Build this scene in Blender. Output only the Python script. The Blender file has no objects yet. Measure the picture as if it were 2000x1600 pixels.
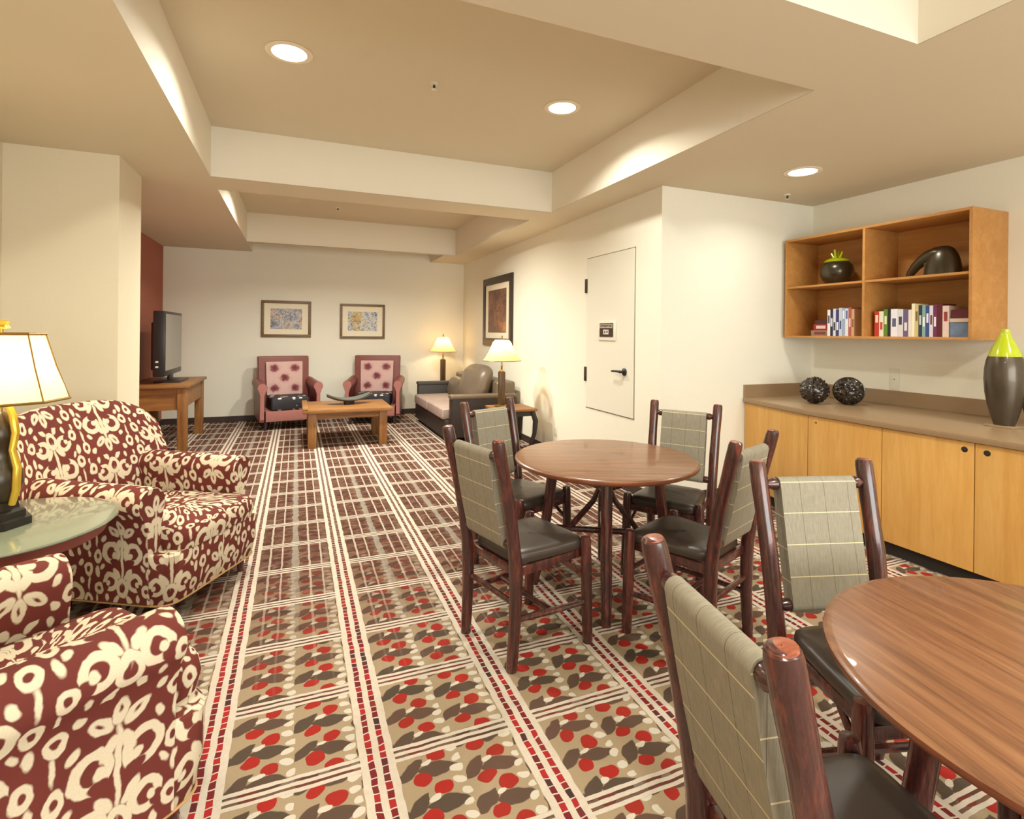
import bpy, bmesh, math, random
from mathutils import Vector, Matrix, noise
random.seed(7)
PI = math.pi
S = bpy.context.scene
COL = S.collection

# ------------------------------------------------------------------ camera, world, light, exposure
F_PX, YAW, ROLL, CY, HCAM = 1040.56, .3841, .0109, 651.22, 1.45
cam = bpy.data.cameras.new('camera'); camo = bpy.data.objects.new('camera', cam); COL.objects.link(camo)
cam.sensor_fit = 'HORIZONTAL'; cam.sensor_width = 36; cam.lens = F_PX*36/2000
cam.shift_y = -(800-CY)/2000; cam.clip_start = .02
fw = Vector((math.sin(YAW), math.cos(YAW), 0)); r0 = Vector((math.cos(YAW), -math.sin(YAW), 0)); u0 = Vector((0, 0, 1))
rt = r0*math.cos(ROLL)+u0*math.sin(ROLL); up = -r0*math.sin(ROLL)+u0*math.cos(ROLL)
camo.matrix_world = Matrix(((rt.x, up.x, -fw.x, 0), (rt.y, up.y, -fw.y, 0), (rt.z, up.z, -fw.z, HCAM), (0, 0, 0, 1)))
S.camera = camo
w = bpy.data.worlds.new('world'); S.world = w; w.use_nodes = True
w.node_tree.nodes['Background'].inputs[0].default_value = (.85, .93, 1, 1)
w.node_tree.nodes['Background'].inputs[1].default_value = 1.0
S.view_settings.view_transform = 'Standard'; S.view_settings.look = 'None'
S.view_settings.gamma = 1; S.view_settings.use_curve_mapping = False
S.view_settings.exposure = 0.58

def area(name, loc, rot, sx, sy, power, col, shape='RECTANGLE', spread=PI):
    l = bpy.data.lights.new(name, 'AREA'); l.shape = shape; l.size = sx
    if shape in ('RECTANGLE', 'ELLIPSE'): l.size_y = sy
    l.energy = power; l.color = col; l.spread = spread
    o = bpy.data.objects.new(name, l); COL.objects.link(o); o.location = loc; o.rotation_euler = rot
    return o
# soft daylight fill from an unseen window, added in the wall behind the camera
area('unseen_window_fill', (1.4, -2.93, 1.6), (PI/2, 0, 0), 4.6, 1.7, 125, (.98, 1, .96))

# ------------------------------------------------------------------ node helpers
def s2l(c): return c/12.92 if c <= .04045 else ((c+.055)/1.055)**2.4
def rgb(r, g, b): return (s2l(r/255), s2l(g/255), s2l(b/255), 1)

class T:
    """small node-graph writer"""
    def __init__(s, name):
        s.m = bpy.data.materials.new(name); s.m.use_nodes = True
        s.t = s.m.node_tree; s.n = s.t.nodes; s.l = s.t.links
        s.b = s.n['Principled BSDF']
    def put(s, sock, v):
        if isinstance(v, X): s.l.new(v.o, sock)
        else: sock.default_value = v
    def math(s, op, *a):
        nd = s.n.new('ShaderNodeMath'); nd.operation = op
        for i, v in enumerate(a): s.put(nd.inputs[i], v)
        return X(s, nd.outputs[0])
    def coord(s, kind='Object'):
        nd = s.n.new('ShaderNodeTexCoord'); sp = s.n.new('ShaderNodeSeparateXYZ')
        s.l.new(nd.outputs[kind], sp.inputs[0]); return [X(s, q) for q in sp.outputs]
    def world(s):
        nd = s.n.new('ShaderNodeNewGeometry'); sp = s.n.new('ShaderNodeSeparateXYZ')
        s.l.new(nd.outputs['Position'], sp.inputs[0]); return [X(s, q) for q in sp.outputs]
    def vec(s, x, y, z=0.):
        nd = s.n.new('ShaderNodeCombineXYZ')
        for i, v in enumerate((x, y, z)): s.put(nd.inputs[i], v)
        return X(s, nd.outputs[0])
    def noise(s, v, scale, detail=2, rough=.5, col=False, dist=0):
        nd = s.n.new('ShaderNodeTexNoise'); s.l.new(v.o, nd.inputs['Vector'])
        nd.inputs['Scale'].default_value = scale; nd.inputs['Detail'].default_value = detail
        nd.inputs['Roughness'].default_value = rough; nd.inputs['Distortion'].default_value = dist
        return X(s, nd.outputs['Color' if col else 'Fac'])
    def voro(s, v, scale, out='Distance', feat='F1'):
        nd = s.n.new('ShaderNodeTexVoronoi'); nd.feature = feat; s.l.new(v.o, nd.inputs['Vector']); nd.inputs['Scale'].default_value = scale
        return X(s, nd.outputs[out])
    def white(s, v):
        nd = s.n.new('ShaderNodeTexWhiteNoise'); nd.noise_dimensions = '2D'; s.l.new(v.o, nd.inputs['Vector']); return X(s, nd.outputs['Value'])
    def mix(s, f, a, b):
        nd = s.n.new('ShaderNodeMix'); nd.data_type = 'RGBA'
        s.put(nd.inputs[0], f); s.put(nd.inputs[6], a); s.put(nd.inputs[7], b)
        return X(s, nd.outputs[2])
    def ramp(s, f, stops):
        nd = s.n.new('ShaderNodeValToRGB'); s.put(nd.inputs[0], f); e = nd.color_ramp.elements
        while len(e) < len(stops): e.new(.5)
        for i, (p, c) in enumerate(stops): e[i].position = p; e[i].color = c
        return X(s, nd.outputs[0])
    def bump(s, h, strength=.3, dist=.01):
        nd = s.n.new('ShaderNodeBump'); nd.inputs['Strength'].default_value = strength; nd.inputs['Distance'].default_value = dist
        s.put(nd.inputs['Height'], h); s.l.new(nd.outputs[0], s.b.inputs['Normal'])
    def out(s, col=None, rough=.5, metal=0, spec=.5, coat=0):
        if col is not None: s.put(s.b.inputs['Base Color'], col)
        s.put(s.b.inputs['Roughness'], rough); s.b.inputs['Metallic'].default_value = metal
        s.b.inputs['Specular IOR Level'].default_value = spec; s.b.inputs['Coat Weight'].default_value = coat
        return s.m
class X:
    def __init__(s, t, o): s.t = t; s.o = o
    def __add__(s, o): return s.t.math('ADD', s, o)
    __radd__ = __add__
    def __sub__(s, o): return s.t.math('SUBTRACT', s, o)
    def __rsub__(s, o): return s.t.math('SUBTRACT', o, s)
    def __mul__(s, o): return s.t.math('MULTIPLY', s, o)
    __rmul__ = __mul__
    def __truediv__(s, o): return s.t.math('DIVIDE', s, o)
    def __abs__(s): return s.t.math('ABSOLUTE', s)
    def sq(s): return s*s
    def wrap(s, lo, hi): return s.t.math('WRAP', s, hi, lo)
    def floor(s): return s.t.math('FLOOR', s)
    def min(s, o): return s.t.math('MINIMUM', s, o)
    def max(s, o): return s.t.math('MAXIMUM', s, o)
    def lt(s, v): return s.t.math('LESS_THAN', s, v)
    def gt(s, v): return s.t.math('GREATER_THAN', s, v)
    def sqrt(s): return s.t.math('SQRT', s)
    def clamp01(s):
        nd = s.t.n.new('ShaderNodeClamp'); s.t.put(nd.inputs[0], s); return X(s.t, nd.outputs[0])
    def step(s, a, b):   # smooth 0..1 between a and b
        nd = s.t.n.new('ShaderNodeMapRange'); nd.interpolation_type = 'SMOOTHSTEP'
        s.t.put(nd.inputs[0], s); nd.inputs[1].default_value = a; nd.inputs[2].default_value = b
        return X(s.t, nd.outputs[0])

def plain(name, c, rough=.5, metal=0, spec=.5, coat=0, var=.06, scale=9):
    t = T(name); v = t.vec(*t.coord()); n = t.noise(v, scale, 3)
    hi = tuple(min(1, q*(1+var)) for q in c[:3])+(1,); lo = tuple(q*(1-var) for q in c[:3])+(1,)
    return t.out(t.mix(n, lo, hi), rough, metal, spec, coat)
def emit(name, c, strength):
    t = T(name); t.out(c, .4); t.b.inputs['Emission Color'].default_value = c; t.b.inputs['Emission Strength'].default_value = strength
    return t.m
def paint(name, c, amt=.035):
    t = T(name); x, y, z = t.world()
    a = t.noise(t.vec((x+y)*6, (x-y)*6, z*160), 1, 2); b = t.noise(t.vec((x+y)*150, (x-y)*150, z*9), 1, 2)
    f = (a+b)*.5
    lo = tuple(q*(1-amt) for q in c[:3])+(1,); hi = tuple(min(1, q*(1+amt)) for q in c[:3])+(1,)
    t.bump(f, .08, .002)
    return t.out(t.mix(f, lo, hi), .75, 0, .25)
def wood(name, a, b, c, axis=0, scale=1., rough=.4, spec=.5, coat=0, kind='Object', stretch=14):
    t = T(name); p = t.coord(kind)
    q = [p[i]*(scale*(1 if i == axis else stretch)) for i in range(3)]
    v = t.vec(*q); n = t.noise(v, 1.6, 5, .6, dist=.6); g = t.noise(v, 9, 3, .6)
    f = n*.75+g*.25
    t.bump(g, .06, .002)
    return t.out(t.ramp(f, [(.3, a), (.5, b), (.72, c)]), rough, 0, spec, coat)
M = {}
M['wall'] = paint('wall_cream', rgb(236, 232, 216))
M['ceiling'] = paint('ceiling_tan_white', rgb(218, 207, 182), .01)
M['fascia'] = paint('fascia_cream', rgb(234, 227, 210), .015)
M['pier'] = paint('pier_cream', rgb(220, 209, 184))
M['red_wall'] = paint('accent_red_brown', rgb(172, 106, 88))
M['base'] = plain('baseboard_dark', rgb(62, 48, 42), .5)
M['door'] = paint('door_offwhite', rgb(226, 222, 206), .015)
M['black'] = plain('black_metal', rgb(30, 28, 27), .35)
M['hinge'] = plain('hinge_dark', rgb(66, 60, 50), .4, .6)
M['oak'] = wood('maple_cabinet', rgb(196, 144, 72), rgb(207, 157, 84), rgb(216, 170, 100), 2, 1, .42, .4, stretch=9)
M['oak_h'] = wood('maple_shelf', rgb(176, 122, 62), rgb(186, 132, 70), rgb(200, 146, 84), 1, 1, .45, .4, stretch=9)
M['counter'] = plain('counter_laminate', rgb(150, 124, 94), .3, 0, .5, 0, .05, 60)
M['hick'] = wood('hickory_dark', rgb(42, 23, 22), rgb(68, 36, 32), rgb(130, 60, 44), 2, 2.2, .25, .6, .35, stretch=9)
M['hick_end'] = wood('hickory_end', rgb(96, 46, 34), rgb(140, 74, 52), rgb(176, 108, 80), 0, 3, .3, .6, .2)
M['leather'] = plain('seat_leather', rgb(60, 50, 43), .36, 0, .5, .0, .1, 22)
M['table'] = wood('walnut_top', rgb(84, 52, 32), rgb(124, 82, 54), rgb(150, 106, 72), 0, 1.5, .3, .5, .2, stretch=16)
M['table_edge'] = wood('walnut_edge', rgb(84, 44, 26), rgb(116, 64, 40), rgb(134, 80, 52), 0, 1.5, .35, .5, .2)
M['pine'] = wood('pine_furniture', rgb(112, 72, 36), rgb(142, 96, 50), rgb(166, 120, 68), 0, 1.2, .42, .4, stretch=10)
M['pine_v'] = wood('pine_leg', rgb(112, 72, 36), rgb(142, 96, 50), rgb(166, 120, 68), 2, 1.2, .42, .4, stretch=10)
M['maroon'] = plain('maroon_leather', rgb(124, 62, 54), .42, 0, .5, 0, .12, 14)
M['pinkrail'] = plain('rose_fabric', rgb(162, 106, 98), .7, 0, .3, 0, .12, 30)
M['taupe'] = plain('taupe_leather', rgb(104, 90, 74), .38, 0, .5, 0, .1, 12)
M['charcoal'] = plain('charcoal_fabric', rgb(74, 70, 68), .6, 0, .4, 0, .1, 30)
M['espresso'] = plain('espresso_leather', rgb(50, 40, 36), .45, 0, .4, 0, .1, 16)
M['mauve'] = plain('mauve_cushion', rgb(168, 146, 136), .55, 0, .4, 0, .14, 9)
M['tvblack'] = plain('tv_plastic', rgb(34, 31, 31), .35)
M['screen'] = plain('tv_screen', rgb(122, 116, 108), .14, 0, .7, 0, .02)  # grey lightened to stand for the room reflected in the screen
M['bronze'] = plain('bronze_glaze', rgb(66, 58, 42), .28, .55, .6, .3, .15, 12)
M['pewter'] = plain('pewter_glaze', rgb(84, 74, 62), .33, .6, .6, .2, .12, 10)
M['lime'] = plain('lime_glaze', rgb(176, 190, 20), .2, 0, .6, .4, .15, 10)
M['carved'] = plain('carved_dark', rgb(48, 38, 32), .22, .2, .7, .3, .2, 30)
M['white'] = plain('white_plastic', rgb(226, 222, 206), .5)
M['glass_green'] = plain('frosted_glass', rgb(132, 139, 118), .12, 0, .6, .5, .03)
M['glass_edge'] = plain('glass_edge', rgb(112, 122, 96), .2, 0, .6, .3)
M['gold'] = plain('gold_finish', rgb(212, 176, 60), .3, .5, .6)
M['brass'] = plain('aged_brass', rgb(150, 120, 60), .35, .8, .5)
M['lampwood'] = wood('lamp_post_wood', rgb(62, 44, 24), rgb(88, 64, 36), rgb(112, 84, 50), 2, 2, .35)
M['dark_frame'] = plain('frame_dark', rgb(52, 40, 32), .4)
M['gold_frame'] = wood('frame_bronze', rgb(84, 60, 34), rgb(116, 86, 50), rgb(140, 108, 66), 0, 3, .4)
M['mat'] = plain('mat_cream', rgb(240, 230, 204), .8, 0, .2, 0, .02)
M['lens'] = emit('downlight_lens', (1, .95, .84, 1), 9)
M['trim'] = plain('downlight_trim', rgb(240, 228, 204), .5)
M['void'] = plain('dark_gap', rgb(40, 34, 28), .8)

def shade_mat(name, c, em):
    t = T(name); n = t.n
    t.out(c, .7, 0, .2)
    tr = n.new('ShaderNodeBsdfTranslucent'); tr.inputs[0].default_value = c
    mx = n.new('ShaderNodeMixShader'); mx.inputs[0].default_value = .55
    t.l.new(t.b.outputs[0], mx.inputs[1]); t.l.new(tr.outputs[0], mx.inputs[2])
    t.b.inputs['Emission Color'].default_value = c; t.b.inputs['Emission Strength'].default_value = em
    t.l.new(mx.outputs[0], n['Material Output'].inputs['Surface'])
    return t.m
M['shade_amber'] = shade_mat('shade_amber', rgb(236, 206, 150), .1)
M['shade_cream'] = shade_mat('shade_cream', rgb(250, 230, 190), .18)

# carpet ------------------------------------------------------------
def make_carpet():
    t = T('carpet_woven'); x, y, z = t.world()
    P = t.vec(x, y)
    wn = t.noise(P, 16, 1, col=True)
    sp = t.n.new('ShaderNodeSeparateColor'); t.l.new(wn.o, sp.inputs[0])
    wx = x+(X(t, sp.outputs[0])-.5)*.03; wy = y+(X(t, sp.outputs[1])-.5)*.03
    PX, PY = .5235, .415
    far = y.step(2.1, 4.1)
    u = (wx+.255).wrap(0., PX)
    ui = (u-.062).max(0.)
    half = (ui/.2).floor()
    mu = ui.wrap(0., .2); row = PY/3
    vv = wy-1.42+half*.055
    cell = t.vec((wx/PX).floor()*2+half, (vv/row).floor())
    rnd = t.white(cell)
    def loc(cx, cy, ang):
        du = mu-cx; dv = (vv-cy).wrap(-row/2, row/2); c, s = math.cos(ang), math.sin(ang)
        return du*c+dv*s, dv*c-du*s
    def lens(cx, cy, a, b, ang):
        p, q = loc(cx, cy, ang); return (p/a).sq()+abs(q)/b
    def ell(cx, cy, a, b, ang=0.):
        p, q = loc(cx, cy, ang); return (p/a).sq()+(q/b).sq()
    def mask(e, k=7): return ((1-e)*k+.5).clamp01()
    leaf = lens(.034, .05, .056, .026, .75).min(lens(.122, .034, .068, .030, -.08))
    red = ell(.064, .004, .030, .025, .3).min(ell(.124, .092, .031, .027))
    peb = ell(.182, .014, .020, .014, .3).min(ell(.19, .056, .018, .014)).min(ell(.178, .104, .021, .014, -.3)).min(ell(.088, .066, .020, .010, .3))
    fine = t.noise(P, 260, 2)
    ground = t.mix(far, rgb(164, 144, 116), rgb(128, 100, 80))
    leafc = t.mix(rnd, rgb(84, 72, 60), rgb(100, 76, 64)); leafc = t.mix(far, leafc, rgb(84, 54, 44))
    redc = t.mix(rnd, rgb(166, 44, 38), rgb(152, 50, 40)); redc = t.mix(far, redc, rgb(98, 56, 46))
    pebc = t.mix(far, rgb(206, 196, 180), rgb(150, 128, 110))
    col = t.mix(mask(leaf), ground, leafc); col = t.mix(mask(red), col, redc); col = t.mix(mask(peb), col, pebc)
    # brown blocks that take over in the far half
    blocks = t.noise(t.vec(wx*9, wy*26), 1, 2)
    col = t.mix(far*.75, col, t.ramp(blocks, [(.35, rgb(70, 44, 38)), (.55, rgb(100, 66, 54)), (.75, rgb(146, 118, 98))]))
    white = t.mix(t.noise(P, 40, 2), rgb(196, 182, 164), rgb(216, 204, 188))
    # thin lines of the far grid and the pale band halfway between the stripes
    ut = (x+(wx-x)*.3+.255).wrap(0., PX)
    thin = abs(ut-.115).lt(.006).max(abs(ut-.185).lt(.005)).max(abs(ut-.345).lt(.006)).max(abs(ut-.415).lt(.005))
    sx = x+(wx-x)*.3; sy = y+(wy-y)*.3
    vl = (sy-1.42).wrap(-PY/2, PY/2)
    band = abs(u-.262).lt(.02)
    col = t.mix(thin*far*.75, col, white)
    col = t.mix(band*far*.5, col, rgb(176, 172, 158))
    # dashes inside the stripe groups
    us = (sx+.255).wrap(-PX/2, PX/2)
    dash = t.white(t.vec((wy/.034).floor(), us.gt(0.)+(wx/PX).floor()*3))
    dashc = t.ramp(dash, [(.3, rgb(120, 42, 44)), (.5, rgb(70, 52, 52)), (.75, rgb(168, 46, 46))])
    dgap = (wy/.034).wrap(0., 1.).lt(.14)
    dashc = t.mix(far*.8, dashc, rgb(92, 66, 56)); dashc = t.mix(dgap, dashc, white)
    lat_in = abs(vl).lt(.034)
    col = t.mix(lat_in*.8, col, t.mix(dash, rgb(110, 60, 52), rgb(80, 60, 52)))
    lat = abs(vl).lt(.0075).max(abs(abs(vl)-.026).lt(.0075))
    col = t.mix(lat, col, white)
    col = t.mix(abs(us).lt(.056), col, dashc)
    strp = abs(us).lt(.0115).max(abs(abs(us)-.044).lt(.0125))
    col = t.mix(strp, col, white)
    dark = t.mix(fine, rgb(60, 50, 44), rgb(255, 255, 255))
    nd = t.n.new('ShaderNodeMix'); nd.data_type = 'RGBA'; nd.blend_type = 'MULTIPLY'; nd.inputs[0].default_value = .28
    t.l.new(col.o, nd.inputs[6]); t.l.new(dark.o, nd.inputs[7])
    t.bump(fine, .25, .004)
    return t.out(X(t, nd.outputs[2]), .95, 0, .1)
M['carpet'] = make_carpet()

# ikat upholstery: cream motifs on maroon, mirrored tile in UV metres
def make_ikat():
    t = T('ikat_fabric'); u, v, _ = t.coord('UV')
    wn = t.noise(t.vec(u, v), 22, 2, col=True); sp = t.n.new('ShaderNodeSeparateColor'); t.l.new(wn.o, sp.inputs[0])
    u = u+(X(t, sp.outputs[0])-.5)*.02; v = v+(X(t, sp.outputs[1])-.5)*.02
    u = u*.84; v = v*.84
    W, Hh = .27, .36
    colm = (u/W+.5).floor(); vs = v+colm*.18
    s = abs(u.wrap(-W/2, W/2)); q = vs.wrap(0., Hh)
    def ring(cx, cy, rx, ry, th):
        d = (((s-cx)/rx).sq()+((q-cy)/ry).sq()).sqrt(); return abs(d-1)*((rx+ry)/2)-th
    def blob(cx, cy, rx, ry, ang=0.):
        c, n = math.cos(ang), math.sin(ang); a = (s-cx)*c+(q-cy)*n; b = (q-cy)*c-(s-cx)*n
        return (((a/rx).sq()+(b/ry).sq()).sqrt()-1)*min(rx, ry)
    def cut(a, b): return a.max(b*-1.)
    f = blob(0., .315, .016, .034).min(blob(.034, .295, .017, .03, -.75))           # palmette
    f = cut(f, blob(0., .318, .004, .012)); f = cut(f, blob(.036, .297, .004, .012, -.75))
    f = f.min(blob(0., .19, .007, .10))                                             # stem
    f = f.min(cut(ring(.05, .205, .032, .036, .0105), blob(.036, .168, .022, .016))).min(blob(.036, .196, .011, .013))
    f = f.min(blob(.018, .235, .012, .026, .5))
    f = f.min(ring(0., .06, .02, .03, .0085))
    f = f.min(cut(ring(.055, .085, .027, .03, .0095), blob(.08, .062, .018, .02))).min(blob(.066, .08, .009, .011))
    f = f.min(blob(.026, .118, .011, .026, -.6)).min(blob(.03, .012, .010, .02, .5))
    f = f.min(ring(.113, .31, .014, .021, .007)).min(blob(.116, .255, .005, .028)).min(ring(.112, .185, .013, .02, .007))
    f = f.min(blob(.115, .125, .009, .022)).min(blob(.092, .145, .007, .014, .5)).min(ring(.108, .055, .014, .018, .007)).min(blob(.118, .01, .005, .018))
    f = f.min(blob(.082, .262, .009, .015, .4)).min(blob(.078, .335, .010, .015, -.3)).min(blob(.07, .02, .008, .014))
    m = (f*-300.+.6).clamp01()
    fine = t.noise(t.vec(u, v), 320, 2)
    big = t.noise(t.vec(u, v), 3, 2)
    a = t.mix(big, rgb(92, 43, 37), rgb(120, 55, 47)); b = t.mix(fine, rgb(200, 186, 158), rgb(222, 209, 182))
    t.bump(fine, .2, .002)
    return t.out(t.mix(m, a, b), .85, 0, .2)
M['ikat'] = make_ikat()

def make_sling():
    t = T('sling_fabric'); u, v, _ = t.coord('UV')
    rib = t.noise(t.vec(u*300, v*22), 1, 4, .65); n = t.noise(t.vec(u*30, v*60), 1, 3)
    base = t.mix(rib, rgb(108, 101, 86), rgb(178, 170, 152)); base = t.mix(n*.4, base, rgb(120, 112, 92))
    ln = abs((v+.012).wrap(-.052, .052)).lt(.0014); dk = abs((u+.02).wrap(-.045, .045)).lt(.0009)
    base = t.mix(dk*.6, base, rgb(64, 56, 42)); base = t.mix(ln, base, rgb(214, 200, 162))
    t.bump(rib, .3, .002)
    return t.out(base, .85, 0, .2)
M['sling'] = make_sling()

def make_floral():
    t = T('rose_floral'); u, v, _ = t.coord('UV'); w = t.vec(u, v)
    n = t.noise(w, 26, 3); f = None
    for cx, cy in ((-.15, .87), (.15, .87), (0., .72), (-.15, .56), (.15, .56)):
        e = (((u-cx)/.075).sq()+((v-cy)/.065).sq()).sqrt(); f = e if f is None else f.min(e)
    f = f*.5+(n-.5)*.45
    return t.out(t.ramp(f, [(.1, rgb(106, 46, 52)), (.34, rgb(138, 78, 80)), (.5, rgb(196, 158, 152)), (.8, rgb(204, 168, 160))]), .7, 0, .3)
M['floral'] = make_floral()
def make_spots():
    t = T('black_spotted'); u, v, _ = t.coord('UV'); d = t.voro(t.vec(u, v), 9)
    return t.out(t.ramp(d, [(.25, rgb(210, 208, 204)), (.3, rgb(40, 38, 42)), (1, rgb(46, 44, 48))]), .5, 0, .4)
M['spots'] = make_spots()
def make_art(name, cols, scale, dist, seed):
    t = T(name); x, y, z = t.coord('UV'); v = t.vec(x*scale+seed, y*scale, 0.)
    n = t.noise(v, 2.2, 4, .6, dist=dist); l = abs(t.noise(v, 5, 3, .6, dist=1.5)-.5)
    c = t.ramp(n, cols); c = t.mix(l.lt(.022)*.85, c, rgb(40, 38, 40))
    return t.out(c, .35, 0, .4)
M['art_a'] = make_art('print_crowd', [(.3, rgb(96, 96, 110)), (.45, rgb(176, 176, 184)), (.55, rgb(206, 198, 186)), (.7, rgb(196, 134, 104))], 3.2, .8, 0)
M['art_b'] = make_art('print_hills', [(.3, rgb(150, 160, 180)), (.45, rgb(206, 208, 210)), (.58, rgb(214, 190, 120)), (.72, rgb(160, 84, 60))], 2.2, .6, 4)
M['art_c'] = make_art('print_rust', [(.3, rgb(84, 52, 40)), (.48, rgb(124, 80, 58)), (.6, rgb(150, 96, 62)), (.75, rgb(206, 140, 82))], 1.1, .3, 9)

# ------------------------------------------------------------------ mesh helpers
class MB:
    def __init__(s): s.v = []; s.f = []; s.uv = []; s.mi = []
    def face(s, idx, uvs=None, mi=0): s.f.append(tuple(idx)); s.uv.append(uvs); s.mi.append(mi)
    def grid(s, rows, cu=False, cv=False, cap=False, mi=0, swap=False):
        """rows: list of equally long point lists; UV in arc-length metres"""
        b = len(s.v); nr, nc = len(rows), len(rows[0])
        for r in rows: s.v += [tuple(p) for p in r]
        mid = rows[nr//2]
        U = [0.]
        for j in range(nc): U.append(U[-1]+(Vector(mid[(j+1) % nc])-Vector(mid[j])).length)
        V = [0.]; jm = nc//2
        for i in range(nr): V.append(V[-1]+(Vector(rows[(i+1) % nr][jm])-Vector(rows[i][jm])).length)
        for i in range(nr if cv else nr-1):
            for j in range(nc if cu else nc-1):
                i2, j2 = (i+1) % nr, (j+1) % nc
                q = ((U[j], V[i]), (U[j+1], V[i]), (U[j+1], V[i+1]), (U[j], V[i+1]))
                if swap: q = tuple((c[1], c[0]) for c in q)
                s.face((b+i*nc+j, b+i*nc+j2, b+i2*nc+j2, b+i2*nc+j), q, mi)
        if cap:
            for r, rev in ((0, True), (nr-1, False)):
                ids = [b+r*nc+j for j in range(nc)]
                if rev: ids = ids[::-1]
                s.face(ids, None, mi)
        return s
    def box(s, x0, y0, z0, x1, y1, z1, mi=0):
        b = len(s.v); s.v += [(x, y, z) for z in (z0, z1) for y in (y0, y1) for x in (x0, x1)]
        for q in ((0, 2, 3, 1), (4, 5, 7, 6), (0, 1, 5, 4), (2, 6, 7, 3), (0, 4, 6, 2), (1, 3, 7, 5)): s.face([b+k for k in q], None, mi)
        return s
    def lathe(s, prof, n=32, c=(0, 0, 0), mi=0, cap=True, poly=False):
        rows = []
        for r, z in prof:
            rows.append([(c[0]+r*math.cos(2*PI*k/n), c[1]+r*math.sin(2*PI*k/n), c[2]+z) for k in range(n)])
        return s.grid(rows, cu=True, cap=cap, mi=mi)
    def tube(s, pts, rad, n=12, cap=True, mi=0, closed=False):
        pts = [Vector(p) for p in pts]; N = len(pts)
        if not hasattr(rad, '__len__'): rad = [rad]*N
        rows = []; prev = None
        for i, p in enumerate(pts):
            if closed: d = pts[(i+1) % N]-pts[i-1]
            else: d = pts[min(i+1, N-1)]-pts[max(i-1, 0)]
            d.normalize()
            if prev is None:
                a = Vector((0, 0, 1)) if abs(d.z) < .9 else Vector((0, 1, 0))
                n1 = d.cross(a).normalized()
            else:
                n1 = (prev-d*prev.dot(d)).normalized()
            prev = n1; n2 = d.cross(n1)
            rows.append([p+(n1*math.cos(2*PI*k/n)+n2*math.sin(2*PI*k/n))*rad[i] for k in range(n)])
        return s.grid(rows, cu=True, cv=closed, cap=cap and not closed, mi=mi)
    def xf(s, m):
        s.v = [tuple(m @ Vector(p)) for p in s.v]; return s
    def mesh(s, name, mats, smooth=35, bevel=0, seg=2):
        me = bpy.data.meshes.new(name); me.from_pydata(s.v, [], s.f)
        uvl = me.uv_layers.new(name='UVMap')
        me.update()
        for p in me.polygons:
            uvs = s.uv[p.index]
            if uvs is None:
                n = p.normal; ax = max(range(3), key=lambda k: abs(n[k]))
                a, b = [(1, 2), (0, 2), (0, 1)][ax]
                for li in p.loop_indices:
                    co = me.vertices[me.loops[li].vertex_index].co; uvl.data[li].uv = (co[a], co[b])
            else:
                for li, q in zip(p.loop_indices, uvs): uvl.data[li].uv = q
            p.material_index = s.mi[p.index]
        bm = bmesh.new(); bm.from_mesh(me)
        if bevel: 
            bmesh.ops.remove_doubles(bm, verts=bm.verts, dist=1e-6)
            bmesh.ops.bevel(bm, geom=[e for e in bm.edges if len(e.link_faces) == 2 and e.calc_face_angle(0) > .5], offset=bevel, segments=seg, affect='EDGES', profile=.6)
        bmesh.ops.recalc_face_normals(bm, faces=bm.faces)
        bm.to_mesh(me); bm.free()
        if smooth:
            me.polygons.foreach_set('use_smooth', [True]*len(me.polygons)); me.update()
            me.set_sharp_from_angle(angle=math.radians(smooth))
        for m in (mats if isinstance(mats, (list, tuple)) else [mats]): me.materials.append(m)
        return me
def B(x0, y0, z0, x1, y1, z1): return MB().box(min(x0, x1), min(y0, y1), min(z0, z1), max(x0, x1), max(y0, y1), max(z0, z1))
def obj(name, mb, mat, parent=None, smooth=35, bevel=0, seg=2):
    me = mb if isinstance(mb, bpy.types.Mesh) else mb.mesh(name, mat, smooth, bevel, seg)
    o = bpy.data.objects.new(name, me); COL.objects.link(o)
    if parent: o.parent = parent
    return o
def thing(name, label, cat, loc=(0, 0, 0), rz=0, group=None):
    o = bpy.data.objects.new(name, None); COL.objects.link(o); o.empty_display_size = .1
    o.location = loc; o.rotation_euler = (0, 0, rz); tag(o, label, cat, group); return o
def tag(o, label, cat, group=None):
    o['label'] = label; o['category'] = cat
    if group: o['group'] = group
    return o
def struct(name, mb, mat, label=None, parent=None, smooth=0, bevel=0):
    o = obj(name, mb, mat, parent, smooth, bevel)
    if not parent: o['kind'] = 'structure'
    if label: o['label'] = label
    return o
def dup(root, loc, rz, label, group=None):
    r = root.copy(); COL.objects.link(r); r.location = loc; r.rotation_euler = (0, 0, rz); r['label'] = label
    if group: r['group'] = group
    for ch in list(root.children):
        c = ch.copy(); COL.objects.link(c); c.parent = r
        for g in list(ch.children):
            d = g.copy(); COL.objects.link(d); d.parent = c
    return r
def place(mb, loc, rz=0):
    return mb.xf(Matrix.Translation(loc) @ Matrix.Rotation(rz, 4, 'Z'))
def lerp(a, b, t): return a+(b-a)*t

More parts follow.
